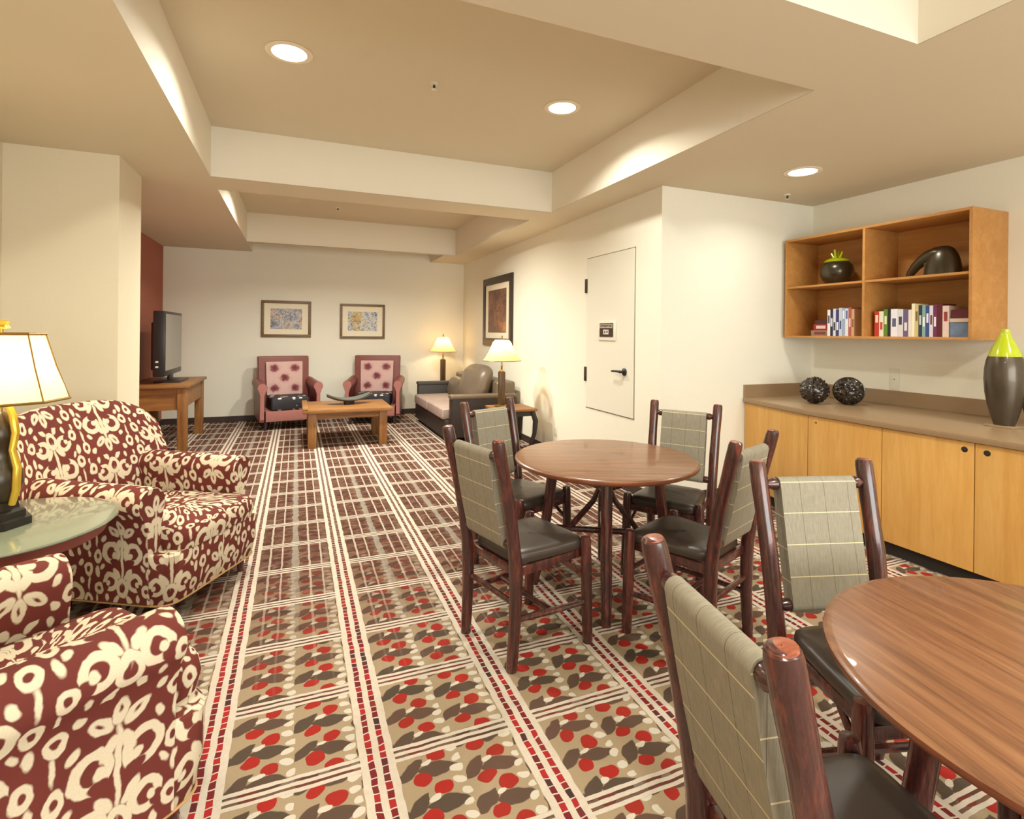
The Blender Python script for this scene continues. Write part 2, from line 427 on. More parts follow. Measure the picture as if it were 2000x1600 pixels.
# ------------------------------------------------------------------ the room
HC, HT = 2.716, 3.133
XR, YB, XB, YF, XRED, XLB, YLB, YLB2, XL, YN = 4.648, 3.713, 2.86, 9.489, -1.89, -1.21, 4.683, 5.27, -1.875, -3.0
TOP = 3.3
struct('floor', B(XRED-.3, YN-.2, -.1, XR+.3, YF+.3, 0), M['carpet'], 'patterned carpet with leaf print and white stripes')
struct('wall_right', B(XR, YN, 0, XR+.15, YB+.15, TOP), M['wall'], 'cream wall behind the cabinets and wall shelf')
struct('wall_corner', B(XB, YB, 0, XR, YB+.15, TOP), M['wall'], 'cream wall closing the cabinet corner')
struct('wall_door', B(XB, YB+.15, 0, XB+.15, YF+.15, TOP), M['wall'], 'cream wall with the white service door')
struct('wall_far', B(XRED-.15, YF, 0, XB, YF+.15, TOP), M['wall'], 'cream far wall with two framed prints')
struct('wall_accent', B(XRED-.15, YLB2, 0, XRED, YF, TOP), M['red_wall'], 'red-brown accent wall beside the television')
struct('wall_pier', B(XRED-.15, YLB, 0, XLB, YLB2, TOP), M['pier'], 'cream wall pier behind the patterned armchair')
struct('wall_left', B(XL-.15, YN, 0, XL, YLB, TOP), M['pier'], 'cream wall on the left behind the lamp')
bw = MB()
bw.box(XL-.15, YN-.15, 0, XR+.15, YN, .72); bw.box(XL-.15, YN-.15, 2.48, XR+.15, YN, TOP)
bw.box(XL-.15, YN-.15, .72, -1.0, YN, 2.48); bw.box(3.8, YN-.15, .72, XR+.15, YN, 2.48)
struct('wall_back', bw, M['wall'], 'cream wall with an added wide window, behind the viewer')
wf = struct('window_1', MB().box(-1.0, YN-.1, .72, 3.8, YN-.05, .78).box(-1.0, YN-.1, 2.42, 3.8, YN-.05, 2.48).box(-1., YN-.1, .78, -.94, YN-.05, 2.42).box(3.74, YN-.1, .78, 3.8, YN-.05, 2.42).box(1.37, YN-.1, .78, 1.43, YN-.05, 2.42), M['white'], 'wide white window frame added in the unseen back wall')  # unseen window, added to let in frontal fill

# ceiling: soffit with three trays and a slot before the far wall
trays = [(-.67, 1.96, 2.455, 5.005), (-.67, 5.45, 2.398, 8.44), (-.67, -1.55, 2.474, 1.481), (-.67, 8.54, 2.22, YF)]
xs = sorted({XRED-.15, XR+.15, *[t[0] for t in trays], *[t[2] for t in trays]})
ys = sorted({YN-.15, YF+.1, *[t[1] for t in trays], *[t[3] for t in trays]})
cb = MB()
for i in range(len(xs)-1):
    for j in range(len(ys)-1):
        cx, cy = (xs[i]+xs[i+1])/2, (ys[j]+ys[j+1])/2
        if any(a < cx < c and b < cy < d for a, b, c, d in trays): continue
        k = len(cb.v); cb.v += [(xs[i], ys[j], HC), (xs[i+1], ys[j], HC), (xs[i+1], ys[j+1], HC), (xs[i], ys[j+1], HC)]
        cb.face((k+3, k+2, k+1, k))
ce = struct('ceiling', cb, M['ceiling'], 'tan soffit ceiling with recessed trays')
for (a, b, c, d) in trays:
    fb = MB()
    e = .03
    h0 = HC+.002
    fb.box(a-e, b, h0, a, d, HT); fb.box(c, b, h0, c+e, d, HT); fb.box(a-e, b-e, h0, c+e, b, HT)
    if d < YF-.01: fb.box(a-e, d, h0, c+e, d+e, HT)
    obj('tray_fascia', fb, M['fascia'], ce, 0)
    obj('tray_top', B(a-e, b-e, HT, c+e, d+e, HT+.03), M['ceiling'], ce, 0)

struct('baseboard_far', B(XRED, YF-.015, 0, XB, YF, .09), M['base'])
struct('baseboard_accent', B(XRED, YLB2, 0, XRED+.015, YF-.015, .09), M['base'])
struct('baseboard_door', B(XB-.015, YB-.015, 0, XB, YF-.015, .09), M['base'])
struct('baseboard_corner', B(XB-.0, YB-.015, 0, 3.79, YB, .09), M['base'])

# service door on the door wall
dY0, dY1, dZ0, dZ1 = 4.085, 4.95, .677, 2.25
dr = struct('door_1', B(XB-.012, dY0+.006, dZ0+.006, XB, dY1-.006, dZ1-.006), M['door'], 'off-white flush service door with a black lever', bevel=.002)
g = MB()
for q in ((dY0-.004, dZ0-.004, dY1+.004, dZ0+.006), (dY0-.004, dZ1-.006, dY1+.004, dZ1+.004), (dY0-.004, dZ0, dY0+.006, dZ1), (dY1-.006, dZ0, dY1+.004, dZ1)):
    g.box(XB-.003, q[0], q[1], XB, q[2], q[3])
obj('door_gap', g, plain('gap_grey', rgb(150, 140, 118), .7), dr, 0)
for z in (1.03, 1.96): obj('hinge', B(XB-.022, dY1-.022, z-.075, XB-.004, dY1+.02, z+.075), M['hinge'], dr, bevel=.003)
hp = Vector((XB-.012, 4.226, 1.10))
h = obj('door_handle', MB().lathe([(.001, 0), (.036, 0), (.036, .008), (.026, .016), (.012, .02), (.012, .055), (.001, .055)], 24).xf(Matrix.Translation(hp) @ Matrix.Rotation(-PI/2, 4, 'Y')), M['black'], dr)
obj('lever', MB().tube([hp+Vector((-.05, -.005, .002)), hp+Vector((-.055, .05, .004)), hp+Vector((-.052, .14, 0))], [.013, .011, .009]), M['black'], h)
sg = thing('door_sign', 'small brown plaque in a cream frame on the service door', 'sign', (XB-.012, 4.53, 1.485))
obj('frame', MB().box(-.012, -.155, -.095, 0, .155, .095), M['door'], sg, bevel=.003)
pq = obj('plaque', MB().box(-.016, -.122, -.06, -.011, .122, .075), M['dark_frame'], sg)
obj('pale_band', MB().box(-.0175, -.115, .028, -.0155, .115, .066), plain('sign_pale', rgb(176, 160, 146), .5), pq)
sm_ = plain('sign_marks', rgb(214, 204, 194), .5)
for k in range(7): obj('pale_mark', MB().box(-.0185, -.098+k*.03, .036+(k % 3)*.004, -.0172, -.08+k*.03, .058), M['dark_frame'], pq)
obj('pale_panel', MB().box(-.0175, -.045, -.035, -.0155, .05, .012), sm_, pq)
for q in ((-.03, -.02, -.012, .002), (.01, -.024, .028, -.004)): obj('dark_mark', MB().box(-.0186, q[0], q[1], -.0172, q[2], q[3]), M['dark_frame'], pq)

# ------------------------------------------------------------------ ceiling fittings
def downlight(x, y, z, label, power, grp='recessed ceiling downlights'):
    t = thing('downlight', label, 'downlight', (x, y, z), 0, grp)
    obj('trim_ring', MB().lathe([(.098, 0), (.132, 0), (.135, -.004), (.12, -.009), (.1, -.007), (.098, 0)], 40, cap=False), M['trim'], t)
    obj('lens', MB().lathe([(.001, -.004), (.098, -.004), (.098, -.001), (.001, -.001)], 40), M['lens'], t)
    l = area('downlight_lamp', (x, y, z-.02), (0, 0, 0), .2, .2, power, (.98, .965, .85), 'DISK', 2.6)
    return t
PW = 21
downlight(-.058, 3.495, HT, 'recessed ceiling downlight nearest the left fascia of the big tray', PW)
downlight(1.813, 3.538, HT, 'recessed ceiling downlight near the right fascia of the big tray', PW)
downlight(3.586, 2.958, HC, 'recessed downlight in the soffit above the cabinets', 6)
for x, sd in ((-.058, 'left'), (1.813, 'right')): downlight(x, -.1, HT, 'added unseen fill downlight in the tray above the viewer, outside the picture, %s one' % sd, PW)  # unseen pair, added over the viewer for soft fill
downlight(3.586, .4, HC, 'added unseen fill downlight in the right soffit, outside the picture', 17)  # unseen, added to brighten the cabinet side
downlight(-1.25, 2.6, HC, 'added unseen fill downlight in the left soffit, outside the picture', 6)  # unseen, added as fill on the armchair side
for x, sd in ((.1, 'left'), (1.15, 'right')): downlight(x, 6.4, HT, 'recessed downlight hidden in the far tray behind the beam, %s one' % sd, 50)
def sprinkler(x, y, z, label):
    t = thing('sprinkler', label, 'sprinkler', (x, y, z), 0, 'ceiling sprinklers')
    obj('escutcheon', MB().lathe([(.001, 0), (.03, 0), (.027, -.008), (.012, -.012), (.001, -.012)], 20), M['white'], t)
    obj('head', MB().tube([(0, 0, -.01), (0, 0, -.04)], .008), M['hinge'], t)
    obj('deflector', MB().lathe([(.001, -.04), (.018, -.04), (.018, -.043), (.001, -.043)], 16), M['white'], t)
sprinkler(.844, 3.541, HT, 'small sprinkler head in the middle of the big ceiling tray')
sprinkler(.503, 7.6, HT, 'small white sprinkler in the far ceiling tray')
sprinkler(4.048, 3.492, HC, 'small white sprinkler in the soffit by the cabinet corner')

# ------------------------------------------------------------------ cabinets, counter, shelf
CZ = .89
YC = YB-.002; XC_ = XR-.002
front = [(3.80, YC), (3.735, 3.42), (3.68, 3.14), (3.645, 2.86), (3.63, 2.4), (3.63, .2)]
def fx(y):
    for (xa, ya), (xb, yb) in zip(front, front[1:]):
        if yb <= y <= ya: return lerp(xa, xb, (ya-y)/(ya-yb))
    return front[-1][0]
def poly_prism(pts, z0, z1):
    m = MB(); n = len(pts); m.v = [(x, y, z0) for x, y in pts]+[(x, y, z1) for x, y in pts]
    m.face(list(range(n))[::-1]); m.face(range(n, 2*n))
    for i in range(n): j = (i+1) % n; m.face((i, j, n+j, n+i))
    return m
ysamp = [YC, 3.56, 3.42, 3.28, 3.14, 3.0, 2.86, 2.63, 2.4, 1.6, .2]
ct = thing('countertop', 'brown laminate countertop running along the maple cabinets', 'countertop', (0, 0, 0))
obj('slab', poly_prism([(fx(y)-.025, y) for y in ysamp]+[(XC_, .2), (XC_, YC)], CZ-.04, CZ), M['counter'], ct, 30, .006)
obj('backsplash', MB().box(XC_-.02, .2, CZ, XC_, YC, CZ+.115).box(fx(YC)-.02, YC-.02, CZ, XC_-.02, YC, CZ+.115), M['counter'], ct, 30)
units = [(YC, 2.945, 'at the corner end, mostly behind the chair'), (2.945, 2.37, 'second from the corner'), (2.37, 1.845, 'with a finger hole near its right edge'), (1.845, 1.2, 'at the right edge of the picture with a finger hole'), (1.2, .2, 'beyond the right edge of the picture')]
for k, (ya, yb, what) in enumerate(units):
    t = thing('base_cabinet', 'maple base cabinet '+what, 'cabinet', (0, 0, 0), 0, 'maple base cabinets')
    yy = [ya]+[y for y in ysamp if yb < y < ya]+[yb]
    g_ = .0025
    obj('body', poly_prism([(fx(y)+.022, y) for y in yy]+[(XC_, yb), (XC_, ya)], .1, CZ-.04), M['oak'], t, 0)
    obj('toe_kick', poly_prism([(fx(y)+.06, y) for y in yy]+[(XC_, yb), (XC_, ya)], 0, .1), M['void'], t, 0)
    yd = [ya-g_]+[y for y in ysamp if yb+g_ < y < ya-g_]+[yb+g_]
    dd = obj('door', poly_prism([(fx(y), y) for y in yd]+[(fx(y)+.02, y) for y in yd[::-1]], .1, CZ-.045), M['oak'], t, 30, .0015)
    if k in (2, 3):
        y = yb+.05 if k == 2 else ya-.06
        obj('finger_hole', MB().lathe([(.001, 0), (.014, 0), (.017, .002), (.014, .003), (.001, .003)], 20).xf(Matrix.Translation((fx(y)+.001, y, .80)) @ Matrix.Rotation(-PI/2, 4, 'Y')), M['hinge'], dd)
    if k == 1:
        obj('lock', MB().lathe([(.001, 0), (.007, 0), (.007, .004), (.001, .004)], 16).xf(Matrix.Translation((fx(2.87)-.001, 2.87, .80)) @ Matrix.Rotation(-PI/2, 4, 'Y')), M['brass'], dd)

SX, SY0, SY1, SZ0, SZ1, ST = 4.23, 2.175, 3.665, 1.437, 2.345, .02
sh = thing('wall_shelf', 'maple open wall shelf with four compartments above the counter', 'shelf', (0, 0, 0))
obj('side_panel', B(SX, SY0, SZ0, XR, SY0+ST, SZ1), M['oak_h'], sh, bevel=.001); obj('side_panel', B(SX, SY1-ST, SZ0, XR, SY1, SZ1), M['oak_h'], sh, bevel=.001)
obj('top_panel', B(SX, SY0+ST, SZ1-ST, XR, SY1-ST, SZ1), M['oak_h'], sh, bevel=.001); obj('bottom_panel', B(SX, SY0+ST, SZ0, XR, SY1-ST, SZ0+ST), M['oak_h'], sh, bevel=.001)
DY = 2.922
obj('divider', B(SX, DY-ST/2, SZ0+ST, XR-.01, DY+ST/2, SZ1-ST), M['oak_h'], sh, bevel=.001)
for a, b in ((SY0+ST, DY-ST/2), (DY+ST/2, SY1-ST)): obj('middle_shelf', B(SX+.004, a, 1.89, XR-.01, b, 1.908), M['oak_h'], sh, bevel=.001)
obj('back_panel', B(XR-.01, SY0+ST, SZ0+ST, XR, SY1-ST, SZ1-ST), M['oak_h'], sh)

# pot with lime collar
SH = 1.908
t = thing('ceramic_pot', 'round bronze pot with lime stalk top on the wall shelf', 'pot', (4.43, 3.30, SH))
obj('body', MB().lathe([(.001, 0), (.07, 0), (.1, .03), (.128, .08), (.135, .125), (.125, .17), (.1, .2), (.08, .215), (.001, .215)], 40), M['bronze'], t)
obj('collar', MB().lathe([(.098, .2), (.104, .206), (.09, .222), (.065, .235), (.03, .238), (.001, .238)], 40), M['lime'], t)
for k, (a, hh) in enumerate(((.3, .07), (1.9, .05), (3.4, .075), (5.0, .06))):
    dx, dy = .03*math.cos(a), .03*math.sin(a)
    obj('stalk', MB().tube([(dx*.5, dy*.5, .232), (dx, dy, .255), (dx*1.5, dy*1.5, .235+hh)], [.014, .01, .008], 10), M['lime'], t)
# arched vessel: dome body with a trunk arching down to the shelf
t = thing('arched_sculpture', 'dark bronze arched elephant-like sculpture on the wall shelf', 'sculpture', (4.43, 2.50, SH))
dome = []
for i in range(13):
    ph = i/12*PI/2
    r = math.cos(ph)**.75; z = .225*math.sin(ph)
    dome.append([(.075*r*math.cos(2*PI*k/28), -.035+.125*r*math.sin(2*PI*k/28), z) for k in range(28)])
obj('body', MB().grid(dome, cu=True, cap=True), M['bronze'], t)
arc = [(0, -.05, .165), (0, 0, .172), (0, .06, .158), (0, .11, .128), (0, .155, .085), (0, .187, .04), (0, .2, .006)]
obj('trunk', MB().tube(arc, [.05, .052, .047, .04, .034, .028, .024], 16), M['bronze'], t)
obj('foot', MB().box(-.045, .045, 0, .045, .07, .11), M['bronze'], t, bevel=.008)

# books
def book(y0, y1, hgt, depth, c, label, group, lying=False, z=None, x=None, c2=None):
    x0 = 4.30 if x is None else x; z0 = SZ0+ST if z is None else z
    t = thing('book', label, 'book', (x0, (y0+y1)/2, z0), 0, group)
    wd = abs(y1-y0); e = .003
    cov = plain('book_cover', rgb(*c), .45, 0, .4, 0, .1, 30)
    if not lying:
        cv = MB().box(0, -wd/2, 0, .004, wd/2, hgt).box(0.004, -wd/2, 0, depth, -wd/2+e*.8, hgt).box(.004, wd/2-e*.8, 0, depth, wd/2, hgt)
        obj('cover', cv, cov, t)
        obj('pages', MB().box(.004, -wd/2+e*.8, .004, depth-.004, wd/2-e*.8, hgt-.004), M['mat'], t)
        zc_ = random.uniform(.35, .8)
        if c2: obj('spine_band', MB().box(-.0008, -wd*.28, hgt*(zc_-.16), .0, wd*.28, hgt*(zc_+.14)), plain('band', rgb(*c2), .5), t)
    else:
        cv = MB().box(0, -wd/2, 0, depth, wd/2, e).box(0, -wd/2, hgt-e, depth, wd/2, hgt).box(0, -wd/2, e, e, wd/2, hgt-e)
        obj('cover', cv, cov, t)
        obj('pages', MB().box(e, -wd/2+.003, e, depth-.004, wd/2-.003, hgt-e), M['mat'], t)
        if c2: obj('spine_band', MB().box(-.0008, -wd*.38, hgt*.25, 0, wd*.3, hgt*.75), plain('band', rgb(*c2), .5), t)
    return t
GL, GR = 'books standing in the lower left compartment', 'books standing in the lower right compartment'
lb = [((232, 230, 236), (70, 70, 110), 'white book with navy bands'), ((40, 42, 70), (220, 220, 230), 'navy book with pale bands'), ((214, 216, 230), (40, 40, 60), 'pale grey book'), ((52, 60, 110), (230, 230, 240), 'deep blue book'), ((198, 206, 226), (60, 80, 140), 'ice blue book'), ((150, 170, 206), (240, 240, 240), 'sky blue book'), ((226, 228, 236), (90, 110, 170), 'white book with blue bands'), ((176, 92, 84), (230, 200, 190), 'dull red book'), ((206, 168, 130), (150, 90, 60), 'tan book')]
ends = ['leftmost of the row', 'second from the left of the row', 'third of the row', 'fourth of the row', 'fifth of the row', 'sixth of the row', 'seventh of the row', 'eighth of the row, before the divider', 'last of the row against the divider']
y = 3.285
for (c, c2, nm), en in zip(lb, ends):
    wd = random.uniform(.024, .031); book(y-wd, y, random.uniform(.225, .245), .16, c, nm+' in lower left compartment, '+en, GL, c2=c2); y -= wd+.0012
book(3.30, 3.46, .05, .14, (150, 120, 100), 'thick tan book lying at the bottom of the low stack', 'books lying in the low stack', True, SZ0+ST, 4.32, (120, 60, 50))
book(3.305, 3.44, .055, .14, (150, 40, 44), 'red book lying in the middle of the low stack', 'books lying in the low stack', True, SZ0+ST+.0505, 4.325, (226, 200, 200))
book(3.31, 3.43, .035, .13, (74, 40, 36), 'dark brown book lying on top of the low stack', 'books lying in the low stack', True, SZ0+ST+.106, 4.33)
rb = [(.036, .2, (186, 60, 44), (236, 220, 200), 'red paperback with cream bands'), (.034, .2, (226, 220, 206), (190, 70, 50), 'cream paperback'), (.03, .215, (96, 130, 46), (220, 226, 180), 'green book'), (.022, .22, (34, 36, 34), None, 'black slim book'),
      (.05, .215, (226, 226, 232), (90, 90, 120), 'thick white book'), (.04, .21, (214, 210, 216), (60, 60, 90), 'white and grey book'), (.035, .21, (104, 92, 130), (220, 214, 226), 'purple book'), (.022, .205, (222, 214, 204), None, 'slim ivory book'),
      (.022, .25, (238, 230, 204), None, 'tall ivory book'), (.024, .24, (206, 190, 120), (120, 100, 50), 'tall straw yellow book'), (.024, .235, (40, 60, 90), (200, 200, 210), 'tall navy book'), (.022, .235, (130, 170, 160), (240, 240, 230), 'tall sea green book'), (.024, .23, (60, 76, 140), (230, 230, 240), 'royal blue book'),
      (.024, .23, (214, 214, 226), (120, 60, 90), 'pale lilac book'), (.024, .235, (110, 50, 90), (230, 220, 226), 'plum book'), (.034, .24, (96, 32, 40), None, 'thick maroon book'), (.04, .225, (226, 206, 196), (150, 60, 60), 'thick pale pink book')]
y = 2.876
for wd, hh, c, c2, nm in rb:
    book(y-wd, y, hh, .16, c, nm+' in lower right compartment', GR, c2=c2); y -= wd+.0012
yb_ = y-.006
bx = thing('storage_box', 'pale box with blue picture beside the books on the wall shelf', 'box', (4.30, (yb_+2.2)/2, SZ0+ST))
wd = yb_-2.2
obj('body', MB().box(0, -wd/2, 0, .2, wd/2, .105), plain('box_blue', rgb(110, 130, 158), .5, 0, .3, 0, .5, 14), bx, bevel=.003)
obj('lid', MB().box(-.004, -wd/2-.002, .105, .204, wd/2+.002, .132), plain('box_pale', rgb(206, 186, 166), .5), bx, bevel=.003)
book(yb_-.115, yb_-.002, .06, .16, (92, 30, 44), 'maroon book lying on the storage box on the wall shelf', 'loose books on the storage box', True, SZ0+ST+.1325, 4.31)

# carved balls
def carved_ball(x, y, label, seed):
    t = thing('carved_ball', label, 'ornament', (x, y, CZ), seed, 'carved dark balls on the counter'); R = .112
    rows = []
    for i in range(1, 48):
        th = PI*i/48; row = []
        for k in range(72):
            ph = 2*PI*k/72; d = Vector((math.sin(th)*math.cos(ph), math.sin(th)*math.sin(ph), math.cos(th)))
            n = noise.noise(d*3.4+Vector((seed*3, 0, 0))+Vector((noise.noise(d*2+Vector((seed, 5, 1))), noise.noise(d*2+Vector((3, seed, 1))), 0))*1.2)
            r = R-.014+.016*math.exp(-(n/.12)**2); row.append(tuple(d*r+Vector((0, 0, R))))
        rows.append(row)
    obj('body', MB().grid(rows, cu=True, cap=True), M['carved'], t, 60)
    for a in (0, PI):
        pass
    obj('rim', MB().tube([(R*.995*math.cos(2*PI*k/48), 0, R+R*.995*math.sin(2*PI*k/48)) for k in range(48)], .005, 8, closed=True), M['carved'], t)
carved_ball(4.03, 3.19, 'dark carved openwork ball nearest the cabinet corner on the counter', .5)
carved_ball(4.25, 3.05, 'dark carved openwork ball on the counter, nearer the tall vase', 2.1)
# vases
def vase(x, y, s, label):
    t = thing('bottle_vase', label, 'vase', (x, y, CZ), 0, 'bronze vases with lime tops')
    obj('plinth', MB().box(-.075*s, -.075*s, 0, .075*s, .075*s, .012), M['counter'], t, bevel=.003)
    prof = [(.001, .012), (.052, .012), (.066, .06), (.085, .14), (.098, .22), (.103, .3), (.1, .37), (.092, .42), (.084, .447)]
    obj('body', MB().lathe([(a*s, .012+(b-.012)*s) for a, b in prof], 48, cap=False), M['pewter'], t)
    obj('lime_top', MB().lathe([(a*s, .012+(b-.012)*s) for a, b in [(.084, .447), (.083, .452), (.066, .50), (.045, .545), (.03, .58), (.022, .605), (.024, .62), (.018, .622), (.001, .615)]], 48), M['lime'], t)
vase(4.175, 1.965, 1, 'tall dark bronze vase with a lime green neck on the counter')
vase(4.36, 1.88, .85, 'shorter dark vase cut off by the right edge of the picture')
# wall plates
t = thing('wall_plate', 'pale blank wall plate above the counter', 'wall plate', (XR, 2.935, 1.10))
obj('plate', MB().box(-.006, -.04, -.09, 0, .04, .09), M['white'], t, bevel=.002); obj('screw', MB().box(-.0075, -.004, -.004, -.006, .004, .004), M['hinge'], t)
t = thing('wall_outlet', 'pale wall outlet low beside the service door', 'outlet', (XB, 5.66, .30))
obj('plate', MB().box(-.006, -.04, -.06, 0, .04, .06), M['white'], t, bevel=.002)
for z in (-.025, .025): obj('socket', MB().box(-.009, -.017, z-.014, -.006, .017, z+.014), M['door'], t, bevel=.002)

# ------------------------------------------------------------------ dining tables
def dining_table(x, y, rz, label, grain):
    t = thing('round_table', label, 'table', (x, y, 0), rz, 'round walnut dining tables'); R = .515
    top = obj('tabletop', MB().lathe([(.001, .752), (R-.02, .752), (R-.008, .750), (R-.001, .745)], 96, cap=False).lathe([(R-.001, .745), (R, .738), (R-.004, .729), (R-.016, .726), (R-.02, .72), (.001, .72)], 96, cap=False, mi=1), [M['table'], M['table_edge']], t, 40)
    top.rotation_euler = (0, 0, grain-rz)
    for k in range(4):
        a = PI/4+k*PI/2; c, s = math.cos(a), math.sin(a)
        obj('leg', MB().tube([(c*.29, s*.29, .72), (c*.315, s*.315, .5), (c*.35, s*.35, .25), (c*.40, s*.40, 0)], [.033, .03, .03, .026], 12), M['hick'], t)
        a2 = a+PI/2; c2, s2 = math.cos(a2), math.sin(a2)
        obj('apron', MB().tube([(c*.3, s*.3, .66), (c2*.3, s2*.3, .66)], .021, 10), M['hick'], t)
        obj('brace', MB().tube([(c*.365, s*.365, .24), (c*.2, s*.2, .33), (c*.06, s*.06, .5), (c*.02, s*.02, .6)], [.016, .017, .016, .014], 10), M['hick'], t)
    for a in (PI/4, 3*PI/4):
        c, s = math.cos(a), math.sin(a)
        obj('stretcher', MB().tube([(c*.345, s*.345, .33-.0*a), (-c*.345, -s*.345, .33)], .018, 10), M['hick'], t)
        obj('crossbar', MB().tube([(c*.3, s*.3, .69), (-c*.3, -s*.3, .69)], .026, 10), M['hick'], t)
    return t
T1 = (1.64, 2.62); T2 = (1.53, .525)
dining_table(*T1, math.radians(15), 'round walnut dining table with four chairs, the farther one', -.38)
dining_table(*T2, math.radians(-4), 'round walnut dining table cut off by the right edge, nearest the viewer', -1.73)

# ------------------------------------------------------------------ dining chairs
def post_x(z):
    pts = [(0, -.215), (.25, -.20), (.45, -.205), (.7, -.245), (1.0, -.315)]
    for (za, xa), (zb, xb) in zip(pts, pts[1:]):
        if z <= zb: return lerp(xa, xb, (z-za)/(zb-za))
    return pts[-1][1]
def knob_tube(pts, rads, seed, n=12):
    return MB().tube(pts, rads, n)
def make_chair(label, group):
    t = thing('dining_chair', label, 'chair', (0, 0, 0), 0, group)
    for s in (-1, 1):
        zs = [0, .08, .2, .32, .45, .56, .7, .82, .92, .985, 1.0, 1.004]
        rs = [.024, .026, .027, .029, .030, .028, .029, .027, .029, .0285, .026, .02]
        p = obj('back_post', MB().tube([(post_x(z), s*(.184+.022*z), z) for z in zs], rs, 14), M['hick'], t)
        obj('leg', MB().tube([(.205, s*.222, 0), (.205, s*.216, .15), (.2, s*.212, .35), (.198, s*.21, .47), (.197, s*.21, .495), (.197, s*.21, .5)], [.024, .026, .027, .026, .022, .001], 12), M['hick'], t)
        zt = 1.003; obj('post_end', MB().lathe([(.024, -.004), (.023, .003), (.012, .0045), (.001, .005)], 14, cap=False).xf(Matrix.Translation((post_x(zt), s*(.184+.022*zt), zt-.002)) @ Matrix.Rotation(-.2, 4, 'Y')), M['hick_end'], p)
    yo = .197
    for nm, z in (('top_rail', .925), ('lower_rail', .535)):
        x = post_x(z)+.002
        obj(nm, MB().tube([(x, -yo, z), (x, -.178, z), (x, -.16, z), (x, -.145, z), (x, .145, z), (x, .16, z), (x, .178, z), (x, yo, z)], [.013, .014, .022, .02, .02, .022, .014, .013], 14), M['hick'], t)
    # sling: closed loop of fabric around both rails
    za, zb, r = .925, .535, .024
    xa, xb = post_x(za)+.002, post_x(zb)+.002
    path = []
    d = Vector((xa-xb, 0, za-zb)).normalized(); nrm = Vector((d.z, 0, -d.x))      # towards the sitter
    A, Bq = Vector((xa, 0, za)), Vector((xb, 0, zb))
    for k in range(9): path.append(lerp(Bq, A, k/8)+nrm*(r-.0*math.sin(PI*k/8)))
    for k in range(1, 8): a = PI*k/8; path.append(A+nrm*r*math.cos(a)+d*r*math.sin(a))
    for k in range(9): path.append(lerp(A, Bq, k/8)-nrm*(r+.004*math.sin(PI*k/8)))
    for k in range(1, 8): a = PI*k/8; path.append(Bq-nrm*r*math.cos(a)-d*r*math.sin(a))
    nY = 8; W = .142
    # rows run round the loop so that V is the arc length round it, U across
    rows = []
    for p in path:
        rows.append([(p.x-.012*(1-(2*j/nY-1)**2)*0, lerp(-W, W, j/nY), p.z) for j in range(nY+1)])
    m = MB().grid(rows, cv=True)
    for j in (0, nY):
        m.face([i*(nY+1)+j for i in range(len(path))])
    sl = obj('back_sling', m, M['sling'], t)
    # seat pad and rails
    rows = []
    for (z, sc) in ((.432, .93), (.438, .985), (.455, 1), (.472, .985), (.483, .93), (.489, .8), (.491, .5), (.4915, .05)):
        row = []
        for k in range(48):
            a = 2*PI*k/48; ca, sa = math.cos(a), math.sin(a); e = .28
            px = math.copysign(abs(ca)**e, ca); py = math.copysign(abs(sa)**e, sa)
            x = .0+px*.205*sc+.018; wy = lerp(.172, .205, (px+1)/2)
            row.append((x, py*wy*sc, z-.004*(1-abs(px))*(z > .47)))
        rows.append(row)
    obj('seat', MB().grid(rows, cu=True, cap=True), M['leather'], t, 50)
    fr = MB()
    fr.box(-.19, -.19, .395, .2, -.165, .434); fr.box(-.19, .165, .395, .2, .19, .434); fr.box(-.2, -.165, .395, -.175, .165, .434); fr.box(.185, -.19, .395, .21, .19, .434)
    obj('seat_frame', fr, M['hick'], t, bevel=.004)
    for s in (-1, 1):
        obj('stretcher', MB().tube([(-.2, s*.182, .21), (0, s*.2, .2), (.205, s*.215, .19)], [.012, .015, .012], 10), M['hick'], t)
        obj('brace', MB().tube([(.2, s*.2, .3), (.13, s*.19, .36), (.06, s*.18, .41)], [.01, .012, .01], 8), M['hick'], t)
    obj('stretcher', MB().tube([(0, -.2, .2), (0, .2, .2)], .013, 10), M['hick'], t)
    obj('stretcher', MB().tube([(-.2, -.18, .28), (-.2, .18, .28)], .013, 10), M['hick'], t)
    return t
G1, G2 = 'chairs at the farther round table', 'chairs at the nearer round table'
c1 = make_chair('hickory dining chair with its back to the viewer, left of the farther table', G1)
c1.location = (1.03, 2.35, 0); c1.rotation_euler = (0, 0, math.radians(15))
dup(c1, (1.31, 3.07, 0), math.radians(293), 'hickory dining chair with olive sling behind the farther table, in front of the sofa', G1)
dup(c1, (2.15, 2.67, 0), math.radians(216), 'hickory dining chair at the farther table, before the cream corner wall', G1)
dup(c1, (1.79, 2.09, 0), math.radians(112), 'hickory dining chair seen from its side between the two round tables', G1)
dup(c1, (1.645, 1.08, 0), math.radians(254), 'hickory dining chair facing the viewer across the nearer table, before the cabinets', G2)
dup(c1, (1.0, .705, 0), math.radians(-11), 'hickory dining chair closest to the viewer, back turned, red-brown posts', G2)

